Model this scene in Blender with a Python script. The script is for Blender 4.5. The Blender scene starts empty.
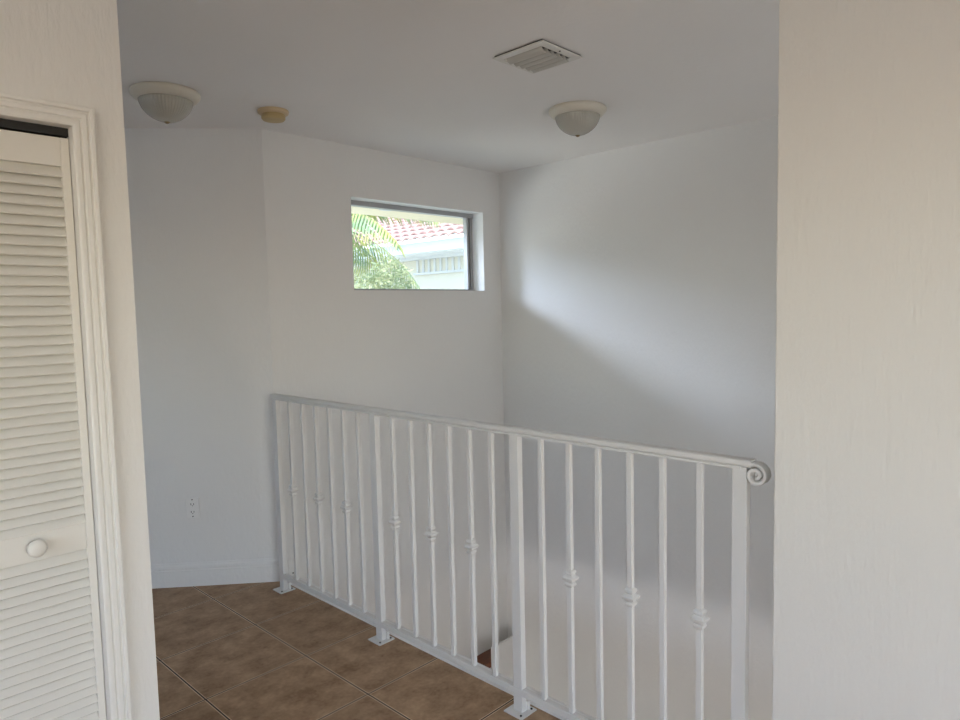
import bpy, bmesh, math, random
from mathutils import Vector, Matrix
random.seed(4)
C = bpy.context.scene.collection

# ---------------------------------------------------------------- materials
def nodes(name):
    m = bpy.data.materials.new(name); m.use_nodes = True
    nt = m.node_tree; b = nt.nodes['Principled BSDF']
    return m, nt, b
def paint(name, col, rough=.5, bump=0, scale=60, stretch=(1,1,1), spec=.5, var=.0, metal=0):
    m, nt, b = nodes(name)
    b.inputs['Base Color'].default_value = (*col, 1); b.inputs['Roughness'].default_value = rough
    b.inputs['Specular IOR Level'].default_value = spec; b.inputs['Metallic'].default_value = metal
    tc = nt.nodes.new('ShaderNodeTexCoord'); mp = nt.nodes.new('ShaderNodeMapping')
    mp.inputs['Scale'].default_value = stretch
    nt.links.new(tc.outputs['Object'], mp.inputs['Vector'])
    if bump:
        n = nt.nodes.new('ShaderNodeTexNoise'); n.inputs['Scale'].default_value = scale
        n.inputs['Detail'].default_value = 4; n.inputs['Roughness'].default_value = .55
        bp = nt.nodes.new('ShaderNodeBump'); bp.inputs['Strength'].default_value = bump; bp.inputs['Distance'].default_value = .005
        nt.links.new(mp.outputs[0], n.inputs['Vector']); nt.links.new(n.outputs['Fac'], bp.inputs['Height']); nt.links.new(bp.outputs[0], b.inputs['Normal'])
    if var:
        n2 = nt.nodes.new('ShaderNodeTexNoise'); n2.inputs['Scale'].default_value = 1.7; n2.inputs['Detail'].default_value = 6
        mx = nt.nodes.new('ShaderNodeMix'); mx.data_type = 'RGBA'
        mx.inputs[6].default_value = (*[c*(1-var) for c in col], 1); mx.inputs[7].default_value = (*[min(1, c*(1+var)) for c in col], 1)
        nt.links.new(tc.outputs['Object'], n2.inputs['Vector']); nt.links.new(n2.outputs['Fac'], mx.inputs[0]); nt.links.new(mx.outputs[2], b.inputs['Base Color'])
    return m

M = {}
M['wall'] = paint('wall_paint', (.80, .80, .79), .62, .55, 60, (1, 1, .45), .35, .012)
M['wallnear'] = paint('textured_wall_paint', (.79, .775, .735), .46, .62, 55, (1, 1, .30), .5, .012)
M['ceil'] = paint('ceiling_paint', (.86, .85, .84), .8, .30, 38, (1, 1, 1), .2, .025)
M['trim'] = paint('trim_paint', (.79, .775, .73), .42, .03, 30, (1, 1, 1), .4)
M['door'] = paint('louvre_door_paint', (.75, .725, .665), .45, .03, 30, (1, 1, 1), .4)
M['iron'] = paint('white_painted_iron', (.72, .715, .70), .38, 0, 90, (1, 1, 1), .45)
M['black'] = paint('black_track_shadow', (.01, .01, .01), .5)  # black for the door track and the shadow in its gap
M['dark'] = paint('dark_slot', (.03, .03, .03), .6)
M['plastic'] = paint('white_plastic', (.83, .83, .82), .35)
M['yellowed'] = paint('yellowed_plastic', (.52, .40, .20), .45)
M['yellowbase'] = paint('yellowed_base', (.66, .52, .33), .45)
M['canopy'] = paint('cream_metal', (.70, .66, .57), .38)
M['ventmetal'] = paint('vent_enamel', (.74, .73, .69), .4)
M['blade'] = paint('vent_blade_shaded', (.55, .54, .50), .45)  # vent enamel darkened, the blades' shade put into the colour
M['brass'] = paint('aged_brass', (.22, .15, .07), .35, metal=.9)
M['alu'] = paint('window_aluminium', (.42, .42, .43), .4, metal=.3)
M['slabw'] = paint('ledge_paint', (.86, .86, .86), .5, .08, 40)
M['stucco'] = paint('stucco', (.80, .76, .66), .8, .3, 25)
M['soffit'] = paint('soffit_paint', (.92, .82, .60), .8, .1, 25)
M['fascia'] = paint('fascia_white', (.86, .88, .92), .6)
M['soil'] = paint('lawn', (.42, .42, .33), .9, .5, 12)
M['bark'] = paint('bark', (.28, .22, .15), .9, .6, 25, (1, 1, .3))
M['terra'] = paint('pink_roof_tile', (.48, .31, .27), .7, .2, 20, var=.15)
M['greyleaf'] = paint('shutter_grey', (.74, .75, .77), .6)

def leafmat(name, c1, c2, scale):
    m, nt, b = nodes(name)
    tc = nt.nodes.new('ShaderNodeTexCoord'); n = nt.nodes.new('ShaderNodeTexNoise'); n.inputs['Scale'].default_value = scale
    mx = nt.nodes.new('ShaderNodeMix'); mx.data_type = 'RGBA'; mx.inputs[6].default_value = (*c1, 1); mx.inputs[7].default_value = (*c2, 1)
    r = nt.nodes.new('ShaderNodeMapRange'); r.inputs[1].default_value = .38; r.inputs[2].default_value = .62
    nt.links.new(tc.outputs['Object'], n.inputs['Vector']); nt.links.new(n.outputs['Fac'], r.inputs[0]); nt.links.new(r.outputs[0], mx.inputs[0])
    nt.links.new(mx.outputs[2], b.inputs['Base Color']); b.inputs['Roughness'].default_value = .45
    tr = nt.nodes.new('ShaderNodeBsdfTranslucent'); nt.links.new(mx.outputs[2], tr.inputs['Color'])
    ms = nt.nodes.new('ShaderNodeMixShader'); ms.inputs[0].default_value = .35
    out = nt.nodes['Material Output']
    nt.links.new(b.outputs[0], ms.inputs[1]); nt.links.new(tr.outputs[0], ms.inputs[2]); nt.links.new(ms.outputs[0], out.inputs['Surface'])
    return m
M['leaf'] = leafmat('shrub_leaves', (.28, .36, .20), (.50, .52, .30), 5)
M['palm'] = leafmat('palm_leaves', (.30, .45, .25), (.62, .60, .20), 4)

def woodmat():
    m, nt, b = nodes('red_brown_wood')
    tc = nt.nodes.new('ShaderNodeTexCoord'); mp = nt.nodes.new('ShaderNodeMapping'); mp.inputs['Scale'].default_value = (2, 14, 2)
    n = nt.nodes.new('ShaderNodeTexNoise'); n.inputs['Scale'].default_value = 4; n.inputs['Detail'].default_value = 6
    cr = nt.nodes.new('ShaderNodeValToRGB'); cr.color_ramp.elements[0].color = (.10, .028, .012, 1); cr.color_ramp.elements[1].color = (.24, .08, .035, 1)
    nt.links.new(tc.outputs['Object'], mp.inputs[0]); nt.links.new(mp.outputs[0], n.inputs['Vector']); nt.links.new(n.outputs['Fac'], cr.inputs[0]); nt.links.new(cr.outputs[0], b.inputs['Base Color'])
    b.inputs['Roughness'].default_value = .35
    return m
M['wood'] = woodmat()

S = .457; GX, GY = 1.5627, 3.0829          # tile pitch and one grout crossing
def tilemat():
    m, nt, b = nodes('brown_ceramic_tile')
    L = nt.links.new
    tc = nt.nodes.new('ShaderNodeTexCoord'); mp = nt.nodes.new('ShaderNodeMapping'); mp.vector_type = 'POINT'
    mp.inputs['Location'].default_value = (-GX/S + 20, -GY/S + 20, 0); mp.inputs['Scale'].default_value = (1/S, 1/S, 1)
    L(tc.outputs['Object'], mp.inputs['Vector'])
    br = nt.nodes.new('ShaderNodeTexBrick'); br.offset = 0; br.squash = 1
    br.inputs['Scale'].default_value = 1; br.inputs['Brick Width'].default_value = 1; br.inputs['Row Height'].default_value = 1
    br.inputs['Mortar Size'].default_value = .0075; br.inputs['Mortar Smooth'].default_value = .15; br.inputs['Bias'].default_value = 0
    br.inputs['Color1'].default_value = (1, 1, 1, 1); br.inputs['Color2'].default_value = (.86, .86, .86, 1); br.inputs['Mortar'].default_value = (1, 1, 1, 1)
    L(mp.outputs[0], br.inputs['Vector'])
    n = nt.nodes.new('ShaderNodeTexNoise'); n.inputs['Scale'].default_value = 9; n.inputs['Detail'].default_value = 8; n.inputs['Roughness'].default_value = .62
    n2 = nt.nodes.new('ShaderNodeTexNoise'); n2.inputs['Scale'].default_value = 55; n2.inputs['Detail'].default_value = 4
    ms = nt.nodes.new('ShaderNodeMapping'); ms.inputs['Scale'].default_value = (1, 1.1, 1)
    L(tc.outputs['Object'], ms.inputs[0]); L(ms.outputs[0], n.inputs['Vector']); L(ms.outputs[0], n2.inputs['Vector'])
    ad = nt.nodes.new('ShaderNodeMath'); ad.operation = 'MULTIPLY_ADD'; ad.inputs[1].default_value = .35
    L(n2.outputs['Fac'], ad.inputs[0]); L(n.outputs['Fac'], ad.inputs[2])
    cr = nt.nodes.new('ShaderNodeValToRGB')
    e = cr.color_ramp.elements; e[0].position = .48; e[0].color = (.26, .155, .085, 1); e[1].position = .86; e[1].color = (.50, .335, .205, 1)
    L(ad.outputs[0], cr.inputs[0])
    mt = nt.nodes.new('ShaderNodeMix'); mt.data_type = 'RGBA'; mt.blend_type = 'MULTIPLY'; mt.inputs[0].default_value = 1
    L(cr.outputs[0], mt.inputs[6]); L(br.outputs['Color'], mt.inputs[7])
    mx = nt.nodes.new('ShaderNodeMix'); mx.data_type = 'RGBA'; mx.inputs[7].default_value = (.05, .03, .02, 1)
    L(br.outputs['Fac'], mx.inputs[0]); L(mt.outputs[2], mx.inputs[6]); L(mx.outputs[2], b.inputs['Base Color'])
    # pale band either side of the joint: light-catching edges put into the colour
    br2 = nt.nodes.new('ShaderNodeTexBrick'); br2.offset = 0; br2.squash = 1
    for k, v in (('Scale', 1), ('Brick Width', 1), ('Row Height', 1), ('Mortar Size', .015), ('Mortar Smooth', .2)): br2.inputs[k].default_value = v
    L(mp.outputs[0], br2.inputs['Vector'])
    me = nt.nodes.new('ShaderNodeMix'); me.data_type = 'RGBA'; me.inputs[7].default_value = (.78, .60, .42, 1)
    L(br2.outputs['Fac'], me.inputs[0]); L(mt.outputs[2], me.inputs[6]); L(me.outputs[2], mx.inputs[6])
    b.inputs['Roughness'].default_value = .5; b.inputs['Specular IOR Level'].default_value = .22
    bp = nt.nodes.new('ShaderNodeBump'); bp.inputs['Strength'].default_value = .6; bp.inputs['Distance'].default_value = .003; bp.invert = True
    bp2 = nt.nodes.new('ShaderNodeBump'); bp2.inputs['Strength'].default_value = .25; bp2.inputs['Distance'].default_value = .002
    L(br2.outputs['Fac'], bp.inputs['Height']); L(n.outputs['Fac'], bp2.inputs['Height']); L(bp2.outputs[0], bp.inputs['Normal']); L(bp.outputs[0], b.inputs['Normal'])
    return m
M['tile'] = tilemat()

def glassmat():
    m, nt, b = nodes('window_glass'); nt.nodes.remove(b)
    t = nt.nodes.new('ShaderNodeBsdfTransparent'); g = nt.nodes.new('ShaderNodeBsdfGlossy'); g.inputs['Roughness'].default_value = .02
    t.inputs['Color'].default_value = (.95, .97, .97, 1)
    ms = nt.nodes.new('ShaderNodeMixShader'); ms.inputs[0].default_value = .05
    nt.links.new(t.outputs[0], ms.inputs[1]); nt.links.new(g.outputs[0], ms.inputs[2]); nt.links.new(ms.outputs[0], nt.nodes['Material Output'].inputs['Surface'])
    return m
M['glass'] = glassmat()
def shademat():
    m, nt, b = nodes('ribbed_frosted_glass')
    b.inputs['Base Color'].default_value = (.60, .58, .51, 1); b.inputs['Roughness'].default_value = .22
    b.inputs['Transmission Weight'].default_value = .25; b.inputs['Coat Weight'].default_value = .3
    return m
M['shade'] = shademat()

# ---------------------------------------------------------------- mesh helpers
def box(bm, x0, x1, y0, y1, z0, z1, mat4=None):
    vs = [bm.verts.new((x, y, z)) for z in (z0, z1) for x, y in ((x0, y0), (x1, y0), (x1, y1), (x0, y1))]
    for f in ((3, 2, 1, 0), (4, 5, 6, 7), (0, 1, 5, 4), (1, 2, 6, 5), (2, 3, 7, 6), (3, 0, 4, 7)): bm.faces.new([vs[i] for i in f])
    if mat4: bmesh.ops.transform(bm, matrix=mat4, verts=vs)
    return vs
def prism(bm, pts, z0, z1):
    lo = [bm.verts.new((x, y, z0)) for x, y in pts]; hi = [bm.verts.new((x, y, z1)) for x, y in pts]
    n = len(pts); bm.faces.new(lo[::-1]); bm.faces.new(hi)
    for i in range(n): bm.faces.new((lo[i], lo[(i+1) % n], hi[(i+1) % n], hi[i]))
def lathe(bm, prof, seg=48, cx=0, cy=0, rib=0, nrib=0, ribrange=None):
    rings = []
    for k, (r, z) in enumerate(prof):
        ring = []
        for i in range(seg):
            a = 2*math.pi*i/seg; rr = r
            if rib and ribrange[0] <= k <= ribrange[1]: rr = r*(1+rib*math.cos(nrib*a))
            ring.append(bm.verts.new((cx+rr*math.cos(a), cy+rr*math.sin(a), z)))
        rings.append(ring)
    for a, b in zip(rings, rings[1:]):
        for i in range(seg): bm.faces.new((a[i], a[(i+1) % seg], b[(i+1) % seg], b[i]))
    bm.faces.new(rings[0][::-1]); bm.faces.new(rings[-1])
def squares(bm, prof, cx, cy):
    rings = [[bm.verts.new((cx+sx*r, cy+sy*r, z)) for sx, sy in ((-1, -1), (1, -1), (1, 1), (-1, 1))] for r, z in prof]
    for a, b in zip(rings, rings[1:]):
        for i in range(4): bm.faces.new((a[i], a[(i+1) % 4], b[(i+1) % 4], b[i]))
    bm.faces.new(rings[0][::-1]); bm.faces.new(rings[-1])
def obj(name, bm, mat, parent=None, bev=0, smooth=False, loc=None, kind=None, label=None):
    bmesh.ops.recalc_face_normals(bm, faces=bm.faces)
    me = bpy.data.meshes.new(name); bm.to_mesh(me); bm.free()
    o = bpy.data.objects.new(name, me); C.objects.link(o)
    me.materials.append(M[mat] if isinstance(mat, str) else mat)
    if smooth:
        for p in me.polygons: p.use_smooth = True
        if smooth is not True: me.set_sharp_from_angle(angle=math.radians(smooth))
    if bev:
        md = o.modifiers.new('bevel', 'BEVEL'); md.width = bev; md.segments = 2; md.limit_method = 'ANGLE'; md.angle_limit = math.radians(35)
    if parent: o.parent = parent
    if loc: o.location = loc
    if kind: o['kind'] = kind
    if label: o['label'] = label
    return o
def struct(name, bm, mat, **k): return obj(name, bm, mat, kind='structure', **k)
def thing(name, label, cat, loc=(0, 0, 0), rotz=0, group=None):
    o = bpy.data.objects.new(name, None); C.objects.link(o); o.location = loc; o.rotation_euler = (0, 0, rotz)
    o.empty_display_size = .1
    o['label'] = label; o['category'] = cat
    if group: o['group'] = group
    return o
def tag(o, label, cat, group=None):
    o['label'] = label; o['category'] = cat
    if group: o['group'] = group
    return o
def B(): return bmesh.new()

# ---------------------------------------------------------------- room shell
H = 2.537; YW = 3.491; XR = 3.874; XC = 1.944; LO = -2.8
dx, dy = -.757, .653
XE = 1.836; YE = .687
# floor upstairs
bm = B(); prism(bm, [(-2.5, -3), (1.94, -3), (1.94, YW+.0005), (0, 5.168), (-2.5, 5.168)], -.2, 0)
struct('floor', bm, 'tile')
bm = B(); box(bm, -5, 1.94, -3, 3.491, -.40, -.2); struct('ceiling_lower', bm, 'ceil')
bm = B(); box(bm, 1.94, 2.027, -3, YW, -.40, .003); struct('trim_1', bm, 'slabw')
# ceiling
bm = B(); prism(bm, [(-2.65, -3.15), (4.03, -3.15), (4.03, 3.64), (2.0, 3.641), (.08, 5.32), (-2.65, 5.32)], H, H+.2)
struct('ceiling', bm, 'ceil')
# window wall, with the opening cut through
WX0, WX1, WZ0, WZ1 = 2.520, 3.689, 1.660, 2.229
bm = B()
prism(bm, [(XC, YW), (WX0, YW), (WX0, 3.65), (2.0, 3.65)], LO, H)
box(bm, WX1, 4.03, YW, 3.65, LO, H); box(bm, WX0, WX1, YW, 3.65, LO, WZ0); box(bm, WX0, WX1, YW, 3.65, WZ1, H)
struct('wall_window', bm, 'wall')
bm = B(); prism(bm, [(XC, YW), (2.0, 3.65), (.08, 5.32), (0, 5.168)], -.2, H); struct('wall_diagonal', bm, 'wall')
bm = B(); box(bm, XR, 4.03, -3, YW, LO, H); struct('wall_right', bm, 'wall')
bm = B(); box(bm, XE, 1.95, -3, YE, 0.0, H); struct('wall_near_right', bm, 'wallnear', bev=.004)
bm = B(); box(bm, -2.5, .0, 5.168, 5.32, 0, H); struct('wall_hallway', bm, 'wall')
# closet wall: front with doorway, returns
CX0, CX1, CZ = -.27, .577, 2.021; XCE = .707
bm = B()
fr = [(-2.5, 0), (CX0, 0), (CX0, CZ), (CX1, CZ), (CX1, 0), (XCE, 0), (XCE, H), (-2.5, H)]
fa = [bm.verts.new((x, 2.0, z)) for x, z in fr]; fb = [bm.verts.new((x, 2.11, z)) for x, z in fr]
bm.faces.new(fa); bm.faces.new(fb[::-1])
for i in range(8): bm.faces.new((fa[i], fa[(i+1) % 8], fb[(i+1) % 8], fb[i]))
struct('wall_closet', bm, 'wallnear')
bm = B(); box(bm, XCE-.11, XCE, 2.11, 2.80, 0, H); struct('wall_closet_side', bm, 'wall')
bm = B(); box(bm, -2.5, XCE-.11, 2.69, 2.80, 0, H); struct('wall_closet_back', bm, 'wall')
# left and back walls with daylight openings (outside the frame)
bm = B(); box(bm, -2.65, -2.5, -3, -1.6, 0, H); box(bm, -2.65, -2.5, 1.3, 3.1, 0, H); box(bm, -2.65, -2.5, 4.7, 5.32, 0, H)
for a, b_ in ((-1.6, 1.3), (3.1, 4.7)): box(bm, -2.65, -2.5, a, b_, 0, 1.2); box(bm, -2.65, -2.5, a, b_, 2.15, H)
struct('wall_left', bm, 'wall')
bm = B(); box(bm, -2.65, -1.4, -3.15, -3, 0, H); box(bm, 1.1, 4.03, -3.15, -3, 0, H); box(bm, -1.4, 1.1, -3.15, -3, 0, .3); box(bm, -1.4, 1.1, -3.15, -3, 2.2, H)
struct('wall_back', bm, 'wall')
# storey below
bm = B(); box(bm, -5, 4.03, -3.15, 3.65, LO-.1, LO); struct('floor_lower', bm, 'tile')
bm = B(); box(bm, -5, XC, YW, 3.65, LO, -.2); struct('wall_lower_window', bm, 'wall')
bm = B(); box(bm, -5, 4.03, -3.15, -3, LO, 0); struct('wall_lower_back', bm, 'wall')
bm = B(); box(bm, -5.15, -5, -3.15, 3.65, LO, -1.1); box(bm, -5.15, -5, -3.15, -2.6, -1.1, -.2); box(bm, -5.15, -5, 3.0, 3.65, -1.1, -.2); box(bm, -5.15, -5, -2.6, 3.0, -.42, -.2)
struct('wall_lower_left', bm, 'wall')
# low white wall beside the lower flight, and the wooden landing behind it
bm = B(); box(bm, 3.512, XR, 3.320, 3.338, LO, -.950); struct('wall_stair', bm, 'wall', bev=.002)
bm = B(); box(bm, 2.10, XR, 3.355, YW, LO, -1.11); struct('trim_5', bm, 'wall')
bm = B(); box(bm, 2.08, XR-.002, 3.340, YW-.002, -1.109, -1.07)
o = obj('stair_tread', bm, 'wood', bev=.006); tag(o, 'red-brown wooden stair tread glimpsed as a small triangle behind the railing balusters', 'stair tread')

# baseboard on the diagonal wall (profiled)
def extrude_profile(bm, prof, p0, p1, out):
    a = []; b2 = []
    for d, z in prof:
        a.append(bm.verts.new((p0[0]+out[0]*d, p0[1]+out[1]*d, z))); b2.append(bm.verts.new((p1[0]+out[0]*d, p1[1]+out[1]*d, z)))
    n = len(prof)
    for i in range(n): bm.faces.new((a[i], a[(i+1) % n], b2[(i+1) % n], b2[i]))
    bm.faces.new(a[::-1]); bm.faces.new(b2)
bm = B()
extrude_profile(bm, [(0, 0), (.014, 0), (.014, .093), (.010, .097), (.010, .102), (.012, .106), (.011, .118), (.006, .126), (.004, .134), (0, .134)],
                (XC-.03*.757+.015, YW+.03*.653-.02), (0.02, 5.15), (-.653, -.757))
struct('baseboard_diagonal', bm, 'wall')
bm = B()
extrude_profile(bm, [(0, 0), (.014, 0), (.014, .093), (.010, .097), (.010, .102), (.012, .106), (.011, .118), (.006, .126), (.004, .134), (0, .134)],
                (XCE, 2.01), (XCE, 2.79), (1, 0))
struct('baseboard_closet', bm, 'trim')

# ---------------------------------------------------------------- window
bm = B(); y0, y1 = 3.605, 3.648
box(bm, WX0, WX1, y0, y1, WZ0, WZ0+.014); box(bm, WX0, WX1, y0-.01, y1, WZ1-.030, WZ1)
box(bm, WX0, WX0+.03, y0, y1, WZ0+.014, WZ1-.03); box(bm, WX1-.022, WX1, y0, y1, WZ0+.014, WZ1-.03)
box(bm, WX1-.052, WX1-.034, y0+.004, y1, WZ0+.014, WZ1-.03); box(bm, WX1-.034, WX1-.022, y0+.02, y1, WZ0+.014, WZ1-.03)
box(bm, WX0, WX1, y0-.012, y0, WZ0, WZ0+.006)
w = struct('window_1', bm, 'alu', bev=.0015)
bm = B(); box(bm, WX0+.03, WX1-.052, 3.628, 3.632, WZ0+.014, WZ1-.03); obj('window_pane', bm, 'glass', w)

# ---------------------------------------------------------------- closet casing and louvred bifold door
bm = B()
def casing_side(bm, xin, sgn, z1):
    prof = [(a*.88, d) for a, d in [(0, 0), (0, .012), (.006, .015), (.016, .015), (.019, .012), (.022, .012), (.025, .016), (.036, .017), (.039, .014), (.043, .014), (.046, .021), (.055, .022), (.057, .018), (.057, 0)]]
    lo = [bm.verts.new((xin+sgn*a, 2.0-d, 0)) for a, d in prof]; hi = [bm.verts.new((xin+sgn*a, 2.0-d, z1+a)) for a, d in prof]
    n = len(prof)
    for i in range(n): bm.faces.new((lo[i], lo[(i+1) % n], hi[(i+1) % n], hi[i]))
    bm.faces.new(lo[::-1]); return hi
h1 = casing_side(bm, CX1, 1, CZ); h0 = casing_side(bm, CX0, -1, CZ)
for i in range(len(h1)): bm.faces.new((h0[i], h0[(i+1) % len(h1)], h1[(i+1) % len(h1)], h1[i]))
cas = struct('trim_2', bm, 'trim')
bm = B(); box(bm, CX0, CX1, 2.026, 2.055, 2.000, CZ); struct('trim_3', bm, 'black')  # black strip over the doors, the track gap's shadow put in as colour

d = thing('louvred_closet_door', 'cream louvred bifold closet door with round knob, at the left edge', 'door', (.15, 2.03, 0))
def leaf(xa, xb, knob):
    T = 0.0; th = .028; yy0 = -.010; yy1 = yy0+th      # local to the door empty
    xa -= .15; xb -= .15; st = .020
    bm = B()
    box(bm, xa, xa+st, yy0, yy1, .012, 1.994); box(bm, xb-st, xb, yy0, yy1, .012, 1.994)
    for z0, z1 in ((.012, .125), (.908, .981), (1.921, 1.994)): box(bm, xa+st, xb-st, yy0+.001, yy1-.001, z0, z1)
    pnl = obj('door_panel', bm, 'door', d, bev=.002)
    for z0, z1 in ((.981, 1.921), (.125, .908)):
        n = int(round((z1-z0)/.0252)); p = (z1-z0)/n; bm = B()
        for k in range(n):
            zc = z0+(k+.5)*p; mt = Matrix.Translation((0, yy0+.013, zc)) @ Matrix.Rotation(math.radians(52), 4, 'X')
            vs = box(bm, xa+st-.002, xb-st+.002, -.019, .019, -.0028, .0028)
            bmesh.ops.transform(bm, matrix=mt, verts=vs)
        obj('louvres', bm, 'door', pnl, bev=.001)
    if knob:
        bm = B(); lathe(bm, [(.007, 0), (.007, .010), (.010, .014), (.019, .018), (.0225, .024), (.022, .030), (.016, .035), (.006, .037)], 32)
        k = obj('knob', bm, 'door', pnl, smooth=True); k.rotation_euler = (math.radians(90), 0, 0); k.location = (.433+.002-.15, yy0, .948)
    return pnl
leaf(.172, .5755, True); leaf(-.262, .164, False)

# ---------------------------------------------------------------- railing
XRL = 1.8808
rl = thing('stair_railing', 'white painted iron stair railing with scrolled handrail end and knuckled balusters', 'railing', (XRL, .8, 0))
OX, OY = -XRL, -.8
# handrail: moulded section along y, with scroll at the near end
def ribbon(bm, path, w0, w1, th):
    """sweep a rounded flat section along a (y,z) path"""
    rings = []
    n = len(path)
    for i, (y, z) in enumerate(path):
        a = path[max(i-1, 0)]; b = path[min(i+1, n-1)]
        t = Vector((b[0]-a[0], b[1]-a[1])).normalized(); nrm = Vector((-t.y, t.x))
        if i < 0: pass
        k = i/(n-1); w = w0 + (w1-w0)*k
        sec = [(-w, -th*.35), (-w*.8, -th*.5), (w*.8, -th*.5), (w, -th*.35), (w, th*.15), (w*.78, th*.42), (w*.35, th*.5), (-w*.35, th*.5), (-w*.78, th*.42), (-w, th*.15)]
        rings.append([bm.verts.new((x, y+nrm.x*s, z+nrm.y*s)) for x, s in sec])
    for a, b in zip(rings, rings[1:]):
        m = len(a)
        for i in range(m): bm.faces.new((a[i], a[(i+1) % m], b[(i+1) % m], b[i]))
    bm.faces.new(rings[0][::-1]); bm.faces.new(rings[-1])
ZT = 1.081; th = .022
bm = B()
ribbon(bm, [(3.385+OY, ZT), (3.0+OY, ZT), (2.0+OY, ZT), (1.0+OY, ZT), (.760+OY, ZT)][::1], .019, .019, th)
hr = obj('handrail', bm, 'iron', rl, smooth=35, loc=(0, 0, 0))
bm = B(); path = []
cy, cz = .748, 1.0515
for k in range(61):
    a = math.radians(90+k*9.0); r = .0295*(1-k/60*.80)
    path.append((cy+OY+r*math.cos(a), cz+r*math.sin(a)))
path = [(.775+OY, ZT), (.760+OY, ZT)] + path
ribbon(bm, [(y, z) for y, z in path][::1],     .019, .017, .013)
obj('scroll', bm, 'iron', hr, smooth=35)
bm = B(); box(bm, -.017, .017,   .79+OY, 3.38+OY, ZT-.018, ZT-.010); obj('rail_bar', bm, 'iron', hr, bev=.001)
bm = B(); box(bm, -.015, .009, .80+OY, 3.375+OY, .072, .097); obj('bottom_rail', bm, 'iron', rl, bev=.0015)
posts = [3.357, 2.490, 1.640, .794]
for y in posts:
    bm = B(); box(bm, -.0135, .0135, y+OY-.021, y+OY+.021, .004, ZT-.012)
    p = obj('post', bm, 'iron', rl, bev=.0015)
    bm = B(); box(bm, -.045, .045, y+OY-.045, y+OY+.045, 0, .006); obj('base_plate', bm, 'iron', p, bev=.002)
    for sx in (-.031, .031):
        bm = B(); lathe(bm, [(.0045, .006), (.0045, .0085), (.003, .010)], 12, sx, y+OY-.030); obj('screw', bm, 'dark', p)
    bm = B(); box(bm, .0135, .026, y+OY-.028, y+OY-.0, .006, .040); obj('bracket', bm, 'iron', p, bev=.001)
bals = [(3.219, 1), (3.094, 0), (2.972, 1), (2.853, 0), (2.733, 1), (2.615, 0),
        (2.361, 1), (2.240, 0), (2.120, 1), (1.999, 0), (1.881, 1), (1.764, 0),
        (1.520, 0), (1.396, 1), (1.277, 0), (1.155, 1), (1.039, 0), (.917, 1)]
bm = B(); box(bm, -.0085, .0085, -.0085, .0085, .096, ZT-.016); proto = obj('baluster', bm, 'iron', rl, bev=.001)
bm = B(); squares(bm, [(.009, -.034), (.0145, -.029), (.0155, -.022), (.0105, -.016), (.0205, -.008), (.0225, .001), (.011, .010), (.0155, .017), (.0145, .024), (.009, .029)], 0, 0)
kproto = obj('knuckle', bm, 'iron', proto, bev=.0008); kproto.location = (0, 0, .588)
first = True
for y, kn in bals:
    if first: b = proto; first = False
    else:
        b = proto.copy(); C.objects.link(b); b.parent = rl
        if kn: k = kproto.copy(); C.objects.link(k); k.parent = b
    b.location = (0, y+OY, 0)

# ---------------------------------------------------------------- ceiling fittings
def dome(x, y, label, r, rot):
    t = thing('ceiling_light', label, 'light', (x, y, H), rot, 'dome ceiling lights')
    bm = B(); lathe(bm, [(r*.97, 0), (r, -.006), (r, -.016), (r*.96, -.024), (r*.90, -.034), (r*.82, -.042), (r*.78, -.042), (r*.78, -.030)], 64)
    obj('canopy', bm, 'canopy', t, smooth=50)
    bm = B(); prof = []
    R0 = r*.77; dpt = .098
    for k in range(15):
        a = k/14*math.pi/2*.97; prof.append((R0*math.cos(a)**1.05, -.036-dpt*math.sin(a)**1.08))
    lathe(bm, prof, 192, rib=.012, nrib=48, ribrange=(0, 12)); obj('glass_shade', bm, 'shade', t, smooth=True)
    bm = B(); lathe(bm, [(.010, -.130), (.013, -.134), (.009, -.138), (.003, -.141)], 24); obj('finial', bm, 'brass', t, smooth=True)
    return t
dome(1.318, 3.205, 'cream rimmed ribbed glass dome ceiling light beside the round smoke detector', .148, 0)
dome(2.945, 2.105, 'cream rimmed ribbed glass dome ceiling light near the square air vent', .147, .4)
t = thing('smoke_detector', 'small yellowed round smoke detector on the ceiling', 'smoke detector', (1.822, 3.150, H))
bm = B(); lathe(bm, [(.074, 0), (.076, -.004), (.074, -.014), (.066, -.020)], 48); obj('base', bm, 'yellowbase', t, smooth=40)
bm = B(); lathe(bm, [(.056, -.018), (.056, -.028), (.058, -.030), (.058, -.040), (.052, -.047), (.03, -.050)], 48); obj('sensor_body', bm, 'yellowed', t, smooth=40)

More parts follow.
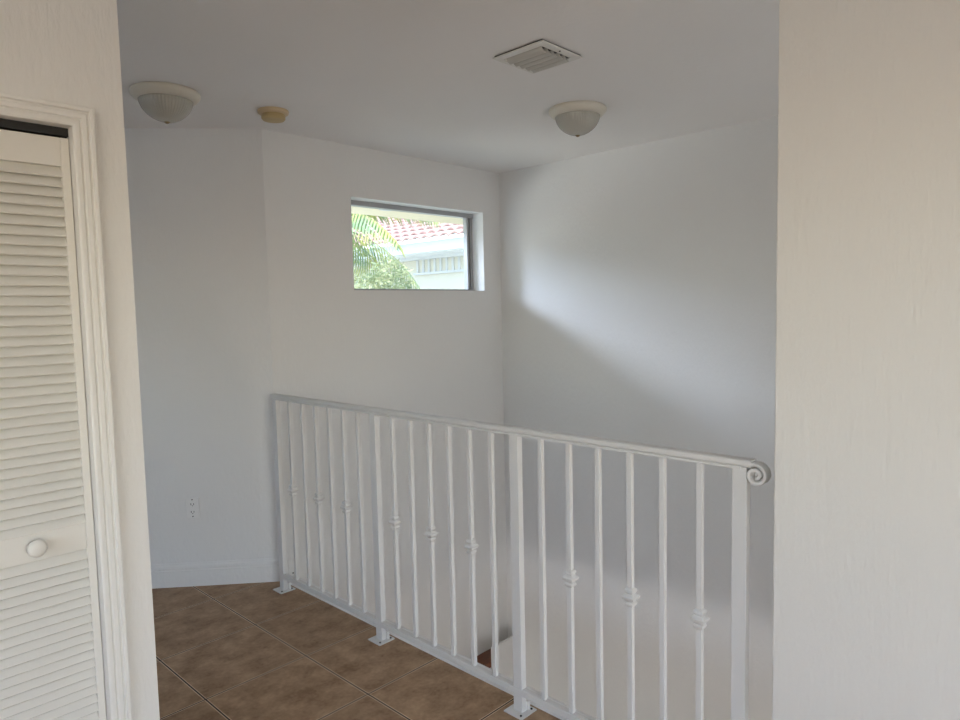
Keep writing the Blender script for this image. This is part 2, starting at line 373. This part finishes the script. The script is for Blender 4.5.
t = thing('ceiling_vent', 'square white air vent with slanted blades on the ceiling', 'air vent', (2.215, 1.775, H))
bm = B(); o_ = .128; i_ = .092
for a in ((-o_, -i_, -o_, o_), (i_, o_, -o_, o_), (-i_, i_, -o_, -i_), (-i_, i_, i_, o_)): box(bm, a[0], a[1], a[2], a[3], -.012, -.006)
obj('flange', bm, 'ventmetal', t, bev=.002)
bm = B(); box(bm, -o_+.006, o_-.006, -o_+.006, o_-.006, -.006, -.0005); obj('shadow_backing', bm, 'dark', t)  # dark box put in for the shadow gap behind flange and blades
bm = B(); box(bm, -i_, i_, i_-.002, i_+.004, -.022, -.006); obj('end_strip', bm, 'ventmetal', t)
for k in range(5):
    x = -.074+k*.037; bm = B()
    # curved blade, swept down towards the far side
    prof = [(-.016, -.007), (-.011, -.015), (-.003, -.022), (.006, -.026), (.012, -.027)]
    up = [(px+.0005, pz+.0022) for px, pz in prof]
    a = [bm.verts.new((x+px, -i_+.002, pz)) for px, pz in prof+up[::-1]]; b = [bm.verts.new((x+px, i_-.002, pz)) for px, pz in prof+up[::-1]]
    n = len(a)
    for i in range(n): bm.faces.new((a[i], a[(i+1) % n], b[(i+1) % n], b[i]))
    bm.faces.new(a[::-1]); bm.faces.new(b)
    obj('blade', bm, 'blade', t)
for sx in (-1, 1):
    bm = B(); lathe(bm, [(.004, -.012), (.004, -.0135), (.002, -.0145)], 12, 0, sx*.111); obj('screw', bm, 'dark', t)

# ---------------------------------------------------------------- outlets
ang = math.atan2(-.653, .757)        # outlet local +x runs along the diagonal wall to the right, local -y faces the room
t = thing('power_outlet', 'white power outlet with test buttons on the angled wall', 'outlet', (1.5875, 3.798, .448), ang)
bm = B(); box(bm, -.036, .036, -.0085, 0, -.059, .059); obj('cover_plate', bm, 'plastic', t, bev=.0025)
bm = B(); box(bm, -.017, .017, -.0098, -.005, -.034, .034); f = obj('receptacle', bm, 'plastic', t, bev=.001)
bm = B()
for zc in (.022, -.022):
    for q in ((-.009, -.006, -.005, .006), (.006, .009, -.004, .005), (-.002, .002, -.011, -.007)):
        bm = B(); box(bm, q[0], q[1], -.0104, -.0095, zc+q[2], zc+q[3]); obj('slot', bm, 'dark', f)
for zc in (.005, -.005):
    bm = B(); box(bm, -.008, .008, -.0118, -.009, zc-.0035, zc+.0035); obj('button', bm, 'plastic', f)
for zc in (.048, -.048):
    bm = B(); lathe(bm, [(.0035, .008), (.0035, .0098)], 12); s = obj('screw', bm, 'dark', t); s.rotation_euler = (math.radians(90), 0, 0); s.location = (0, 0, zc)
t = thing('cover_plate', 'small blank white wall plate low behind the far end of the railing', 'wall plate', (2.008, YW, .052))
bm = B(); box(bm, -.022, .022, -.005, 0, -.045, .052); obj('plate', bm, 'plastic', t, bev=.0015)
bm = B(); lathe(bm, [(.0045, .005), (.0045, .0065)], 12); s = obj('screw', bm, 'dark', t); s.rotation_euler = (math.radians(90), 0, 0); s.location = (.006, 0, -.03)

# ---------------------------------------------------------------- outdoors
bm = B(); box(bm, -12, 40, 3.7, 40, -2.95, -2.85); g = struct('ground', bm, 'soil')
# own eave over the window
bm = B(); box(bm, 2.12, 6.0, 3.652, 4.34, 2.272, 2.40); e_ = struct('trim_4', bm, 'soffit')
bm = B(); box(bm, 3.10, 3.19, 3.90, 3.96, 2.250, 2.272); bmesh.ops.bevel(bm, geom=bm.edges[:], offset=.006, segments=1)
tag(obj('soffit_bracket', bm, 'greyleaf'), 'small grey bracket under the eave outside the window', 'bracket')
# neighbour's house
NX = 7.5
nb = thing('neighbour_house', 'neighbouring house with pink barrel tile roof and white fascia outside the window', 'house', (NX, 7.5, -2.85))
def N(x, y, z): return (x-NX, y-7.5, z+2.85)
def nbox(bm, x0, x1, y0, y1, z0, z1): box(bm, x0-NX, x1-NX, y0-7.5, y1-7.5, z0+2.85, z1+2.85)
bm = B(); nbox(bm, NX+.55, NX+8, 5.0, 15, -2.85, 2.45); obj('wall', bm, 'stucco', nb)
bm = B(); nbox(bm, NX, NX+.035, 4.6, 15.4, 2.47, 2.635); nbox(bm, NX+.035, NX+.8, 4.6, 15.4, 2.45, 2.50); obj('fascia', bm, 'fascia', nb)
bm = B(); nbox(bm, NX+.42, NX+.56, 4.6, 15.4, 2.40, 2.45); obj('frieze', bm, 'fascia', nb)
bm = B()
nbox(bm, NX+.50, NX+.56, 6.9, 9.3, 2.14, 2.18)
for k in range(16): nbox(bm, NX+.53, NX+.555, 6.95+k*.15, 7.0+k*.15, 2.18, 2.40)
obj('slatted_vent', bm, 'greyleaf', nb)
# barrel tile roof: wavy surface, courses stepping up the slope
bm = B(); pit = math.radians(20); per = .225; nc = 14; cl = .38
ys = [4.6 + i*per/10 for i in range(int(10.8/per*10)+1)]
for c in range(nc):
    rows = []
    for s, lift in ((c*cl-.02, .045), (c*cl+cl+.02, .0)):
        row = []
        for y in ys:
            ph = ((y-4.6)/per) % 1
            hgt = .055*abs(math.sin(math.pi*ph))**.8 + lift
            row.append(bm.verts.new(N(NX-.07+s*math.cos(pit), y, 2.63+s*math.sin(pit)+hgt)))
        rows.append(row)
    low = [bm.verts.new((v.co.x, v.co.y, v.co.z-.028)) for v in rows[0]]
    for i in range(len(ys)-1):
        bm.faces.new((rows[0][i], rows[0][i+1], rows[1][i+1], rows[1][i])); bm.faces.new((low[i], low[i+1], rows[0][i+1], rows[0][i]))
obj('tiled_roof', bm, 'terra', nb, smooth=50)
# shrub-like tree
def leaves(bm, cen, rad, n, size, rnd):
    for _ in range(n):
        while True:
            p = Vector((rnd.uniform(-1, 1), rnd.uniform(-1, 1), rnd.uniform(-1, 1)))
            if .3 < p.length < 1: break
        p = Vector((p.x*rad[0], p.y*rad[1], p.z*rad[2]))+Vector(cen)
        d1 = Vector((rnd.gauss(0, 1), rnd.gauss(0, 1), rnd.gauss(0, .7))).normalized(); d2 = d1.cross(Vector((rnd.gauss(0, 1), rnd.gauss(0, 1), rnd.gauss(0, 1)))).normalized()
        s = size*rnd.uniform(.6, 1.3)
        vs = [bm.verts.new(p-d1*s), bm.verts.new(p+d2*s*.38), bm.verts.new(p+d1*s), bm.verts.new(p-d2*s*.38)]
        bm.faces.new(vs)
def limb(bm, pts, seg=8):
    rings = []
    for i, (p, r) in enumerate(pts):
        p = Vector(p); a = Vector(pts[max(i-1, 0)][0]); b = Vector(pts[min(i+1, len(pts)-1)][0]); t_ = (b-a).normalized()
        u = t_.cross(Vector((.3, 1, .1))).normalized(); v = t_.cross(u)
        rings.append([bm.verts.new(p+u*r*math.cos(2*math.pi*k/seg)+v*r*math.sin(2*math.pi*k/seg)) for k in range(seg)])
    for a, b in zip(rings, rings[1:]):
        for i in range(seg): bm.faces.new((a[i], a[(i+1) % seg], b[(i+1) % seg], b[i]))
    bm.faces.new(rings[0][::-1]); bm.faces.new(rings[-1])
tr = thing('leafy_tree', 'pale green leafy tree crown outside, below the palm fronds', 'tree', (4.75, 6.1, -2.85))
bm = B(); limb(bm, [((0, 0, 0), .09), ((.05, .03, 1.6), .07), ((0, .1, 3.0), .05), ((.05, .05, 4.4), .02)])
limb(bm, [((.05, .03, 1.7), .05), ((.4, .1, 2.9), .03), ((.6, .15, 3.9), .015)]); limb(bm, [((.02, .05, 2.0), .05), ((-.35, -.1, 3.1), .03), ((-.5, 0, 4.1), .015)])
obj('trunk', bm, 'bark', tr, smooth=True)
bm = B(); rnd = random.Random(3)
for cx_, cy_, cz_, r_ in ((-.45, 0, 4.25, .55), (.1, .1, 4.35, .55), (.38, 0, 4.2, .42), (0, 0, 3.5, .8), (-.8, .2, 3.9, .6), (.05, -.1, 4.72, .28), (-.75, -.2, 4.55, .4), (-1.0, 0, 4.3, .5)):
    leaves(bm, (cx_, cy_, cz_), (r_, r_, r_*.85), int(4000*r_*r_)+300, .032, rnd)
obj('foliage', bm, 'leaf', tr)
# palm
pl = thing('palm_tree', 'green palm with drooping feathery fronds at the upper left of the window view', 'palm', (4.62, 8.05, -2.85))
bm = B(); limb(bm, [((0, 0, 0), .16), ((.02, 0, 2), .13), ((0, .04, 4), .11), ((0, 0, 5.6), .12)], 12); obj('trunk', bm, 'bark', pl, smooth=True)
rnd = random.Random(8)
for fi in range(26):
    az = 2*math.pi*fi/26 + rnd.uniform(-.15, .15) ; el = math.radians(rnd.choice((12, 25, 40, 0))); L_ = rnd.uniform(2.0, 2.5)
    bm = B(); pts = []; p = Vector((0, 0, 5.6)); n = 22; a = el
    for k in range(n+1):
        pts.append(p.copy()); a = el - (k/n)**1.3*math.radians(62)
        p = p + Vector((math.cos(az)*math.cos(a), math.sin(az)*math.cos(a), math.sin(a)))*L_/n
    limb(bm, [(tuple(q), .014*(1-i/n*.8)) for i, q in enumerate(pts)], 6)
    side = Vector((-math.sin(az), math.cos(az), 0))
    for k in range(3, n*2):
        q = pts[k//2].lerp(pts[min(k//2+1, n)], (k % 2)/2); t_ = (pts[min(k//2+1, n)]-pts[k//2]).normalized() if k//2 < n else (pts[n]-pts[n-1]).normalized()
        ll = .50*math.sin(math.pi*min(1, (k/(2*n))*.85+.12))+.06
        for s in (-1, 1):
            dr = (side*s*.8 + t_*.55 + Vector((0, 0, -.55+rnd.uniform(-.15, .15)))).normalized(); e1 = q+dr*ll*.55; e2 = q+dr*ll+Vector((0, 0, -.08)); wv = t_*.017
            v = [bm.verts.new(q-wv*.6), bm.verts.new(e1-wv), bm.verts.new(e2), bm.verts.new(e1+wv), bm.verts.new(q+wv*.6)]
            bm.faces.new(v)
    obj('frond', bm, 'palm', pl)

# ---------------------------------------------------------------- light
w_ = bpy.data.worlds.new('World'); bpy.context.scene.world = w_; w_.use_nodes = True
nt = w_.node_tree; bg = nt.nodes['Background']
sky = nt.nodes.new('ShaderNodeTexSky'); sky.sky_type = 'NISHITA'; sky.sun_disc = False; sky.sun_elevation = math.radians(50); sky.sun_rotation = math.radians(200)
sky.air_density = 1.0; sky.dust_density = 1.5
nt.links.new(sky.outputs[0], bg.inputs['Color']); bg.inputs['Strength'].default_value = .85
sun = bpy.data.lights.new('sun', 'SUN'); sun.energy = 3.2; sun.angle = .01; sun.color = (1, .95, .86)
so = bpy.data.objects.new('sun', sun); C.objects.link(so)
so.rotation_euler = Vector((.55, .45, -1.0)).to_track_quat('-Z', 'Y').to_euler()
def area(name, loc, direction, sx, sy, power, col):
    l = bpy.data.lights.new(name, 'AREA'); l.shape = 'RECTANGLE'; l.size = sx; l.size_y = sy; l.energy = power; l.color = col
    o = bpy.data.objects.new(name, l); C.objects.link(o); o.location = loc
    o.rotation_euler = Vector(direction).to_track_quat('-Z', 'Y').to_euler()
    return o
area('daylight_back_window', (-.15, -3.0, 1.25), (0, 1, 0), 2.4, 1.8, 3, (1, .93, .83))
area('daylight_left_upfill', (-2.5, -.15, 1.65), (1, 0, 1.1), 2.8, .9, 24, (1, .97, .93))  # lamp in the unseen left opening, tilted up to fill in ceiling bounce
area('daylight_hallway_window', (-2.5, 3.9, 1.65), (1, -.15, .2), 1.5, .9, 6, (.80, .88, 1))
area('daylight_sky_north', (.60, 7.35, 3.45), (2.5, -3.78, -1.51), 1.2, .9, 310, (.72, .80, 1))
area('yard_bounce_fill', (.80, 7.0, .20), (2.3, -3.45, 1.74), 2.2, 1.2, 60, (1, .97, .92))  # added lamp standing in for sunlight bounced off the yard
area('stairwell_fill', (2.5, -2.70, 0.0), (1, .9, .55), .9, 4.0, 46, (1, .98, .96))  # unseen lamp added to brighten the stairwell walls and ceiling
area('lower_strip_fill', (-4.98, .2, -.79), (1, 0, 0), 5.4, .60, 85, (.98, .97, 1))  # unseen strip lamp, added and shaped to brighten stairwell walls below the slab

# ---------------------------------------------------------------- camera (fitted to the photograph)
cam = bpy.data.cameras.new('camera'); co = bpy.data.objects.new('camera', cam); C.objects.link(co)
cam.sensor_fit = 'HORIZONTAL'; cam.sensor_width = 36; cam.lens = 683.446/960*36; cam.clip_start = .05
r = Vector((.69233959, -.72123247, -.02212715)); u = Vector((.06966038, .03628489, .99691065)); f = Vector((.71820145, .69174209, -.0753628))
mw = Matrix(((r.x, u.x, -f.x, 0), (r.y, u.y, -f.y, 0), (r.z, u.z, -f.z, 1.530887), (0, 0, 0, 1)))
co.matrix_world = mw
sc = bpy.context.scene; sc.camera = co
sc.view_settings.view_transform = 'Standard'; sc.view_settings.look = 'None'; sc.view_settings.gamma = 1; sc.view_settings.use_curve_mapping = False
sc.view_settings.exposure = 0
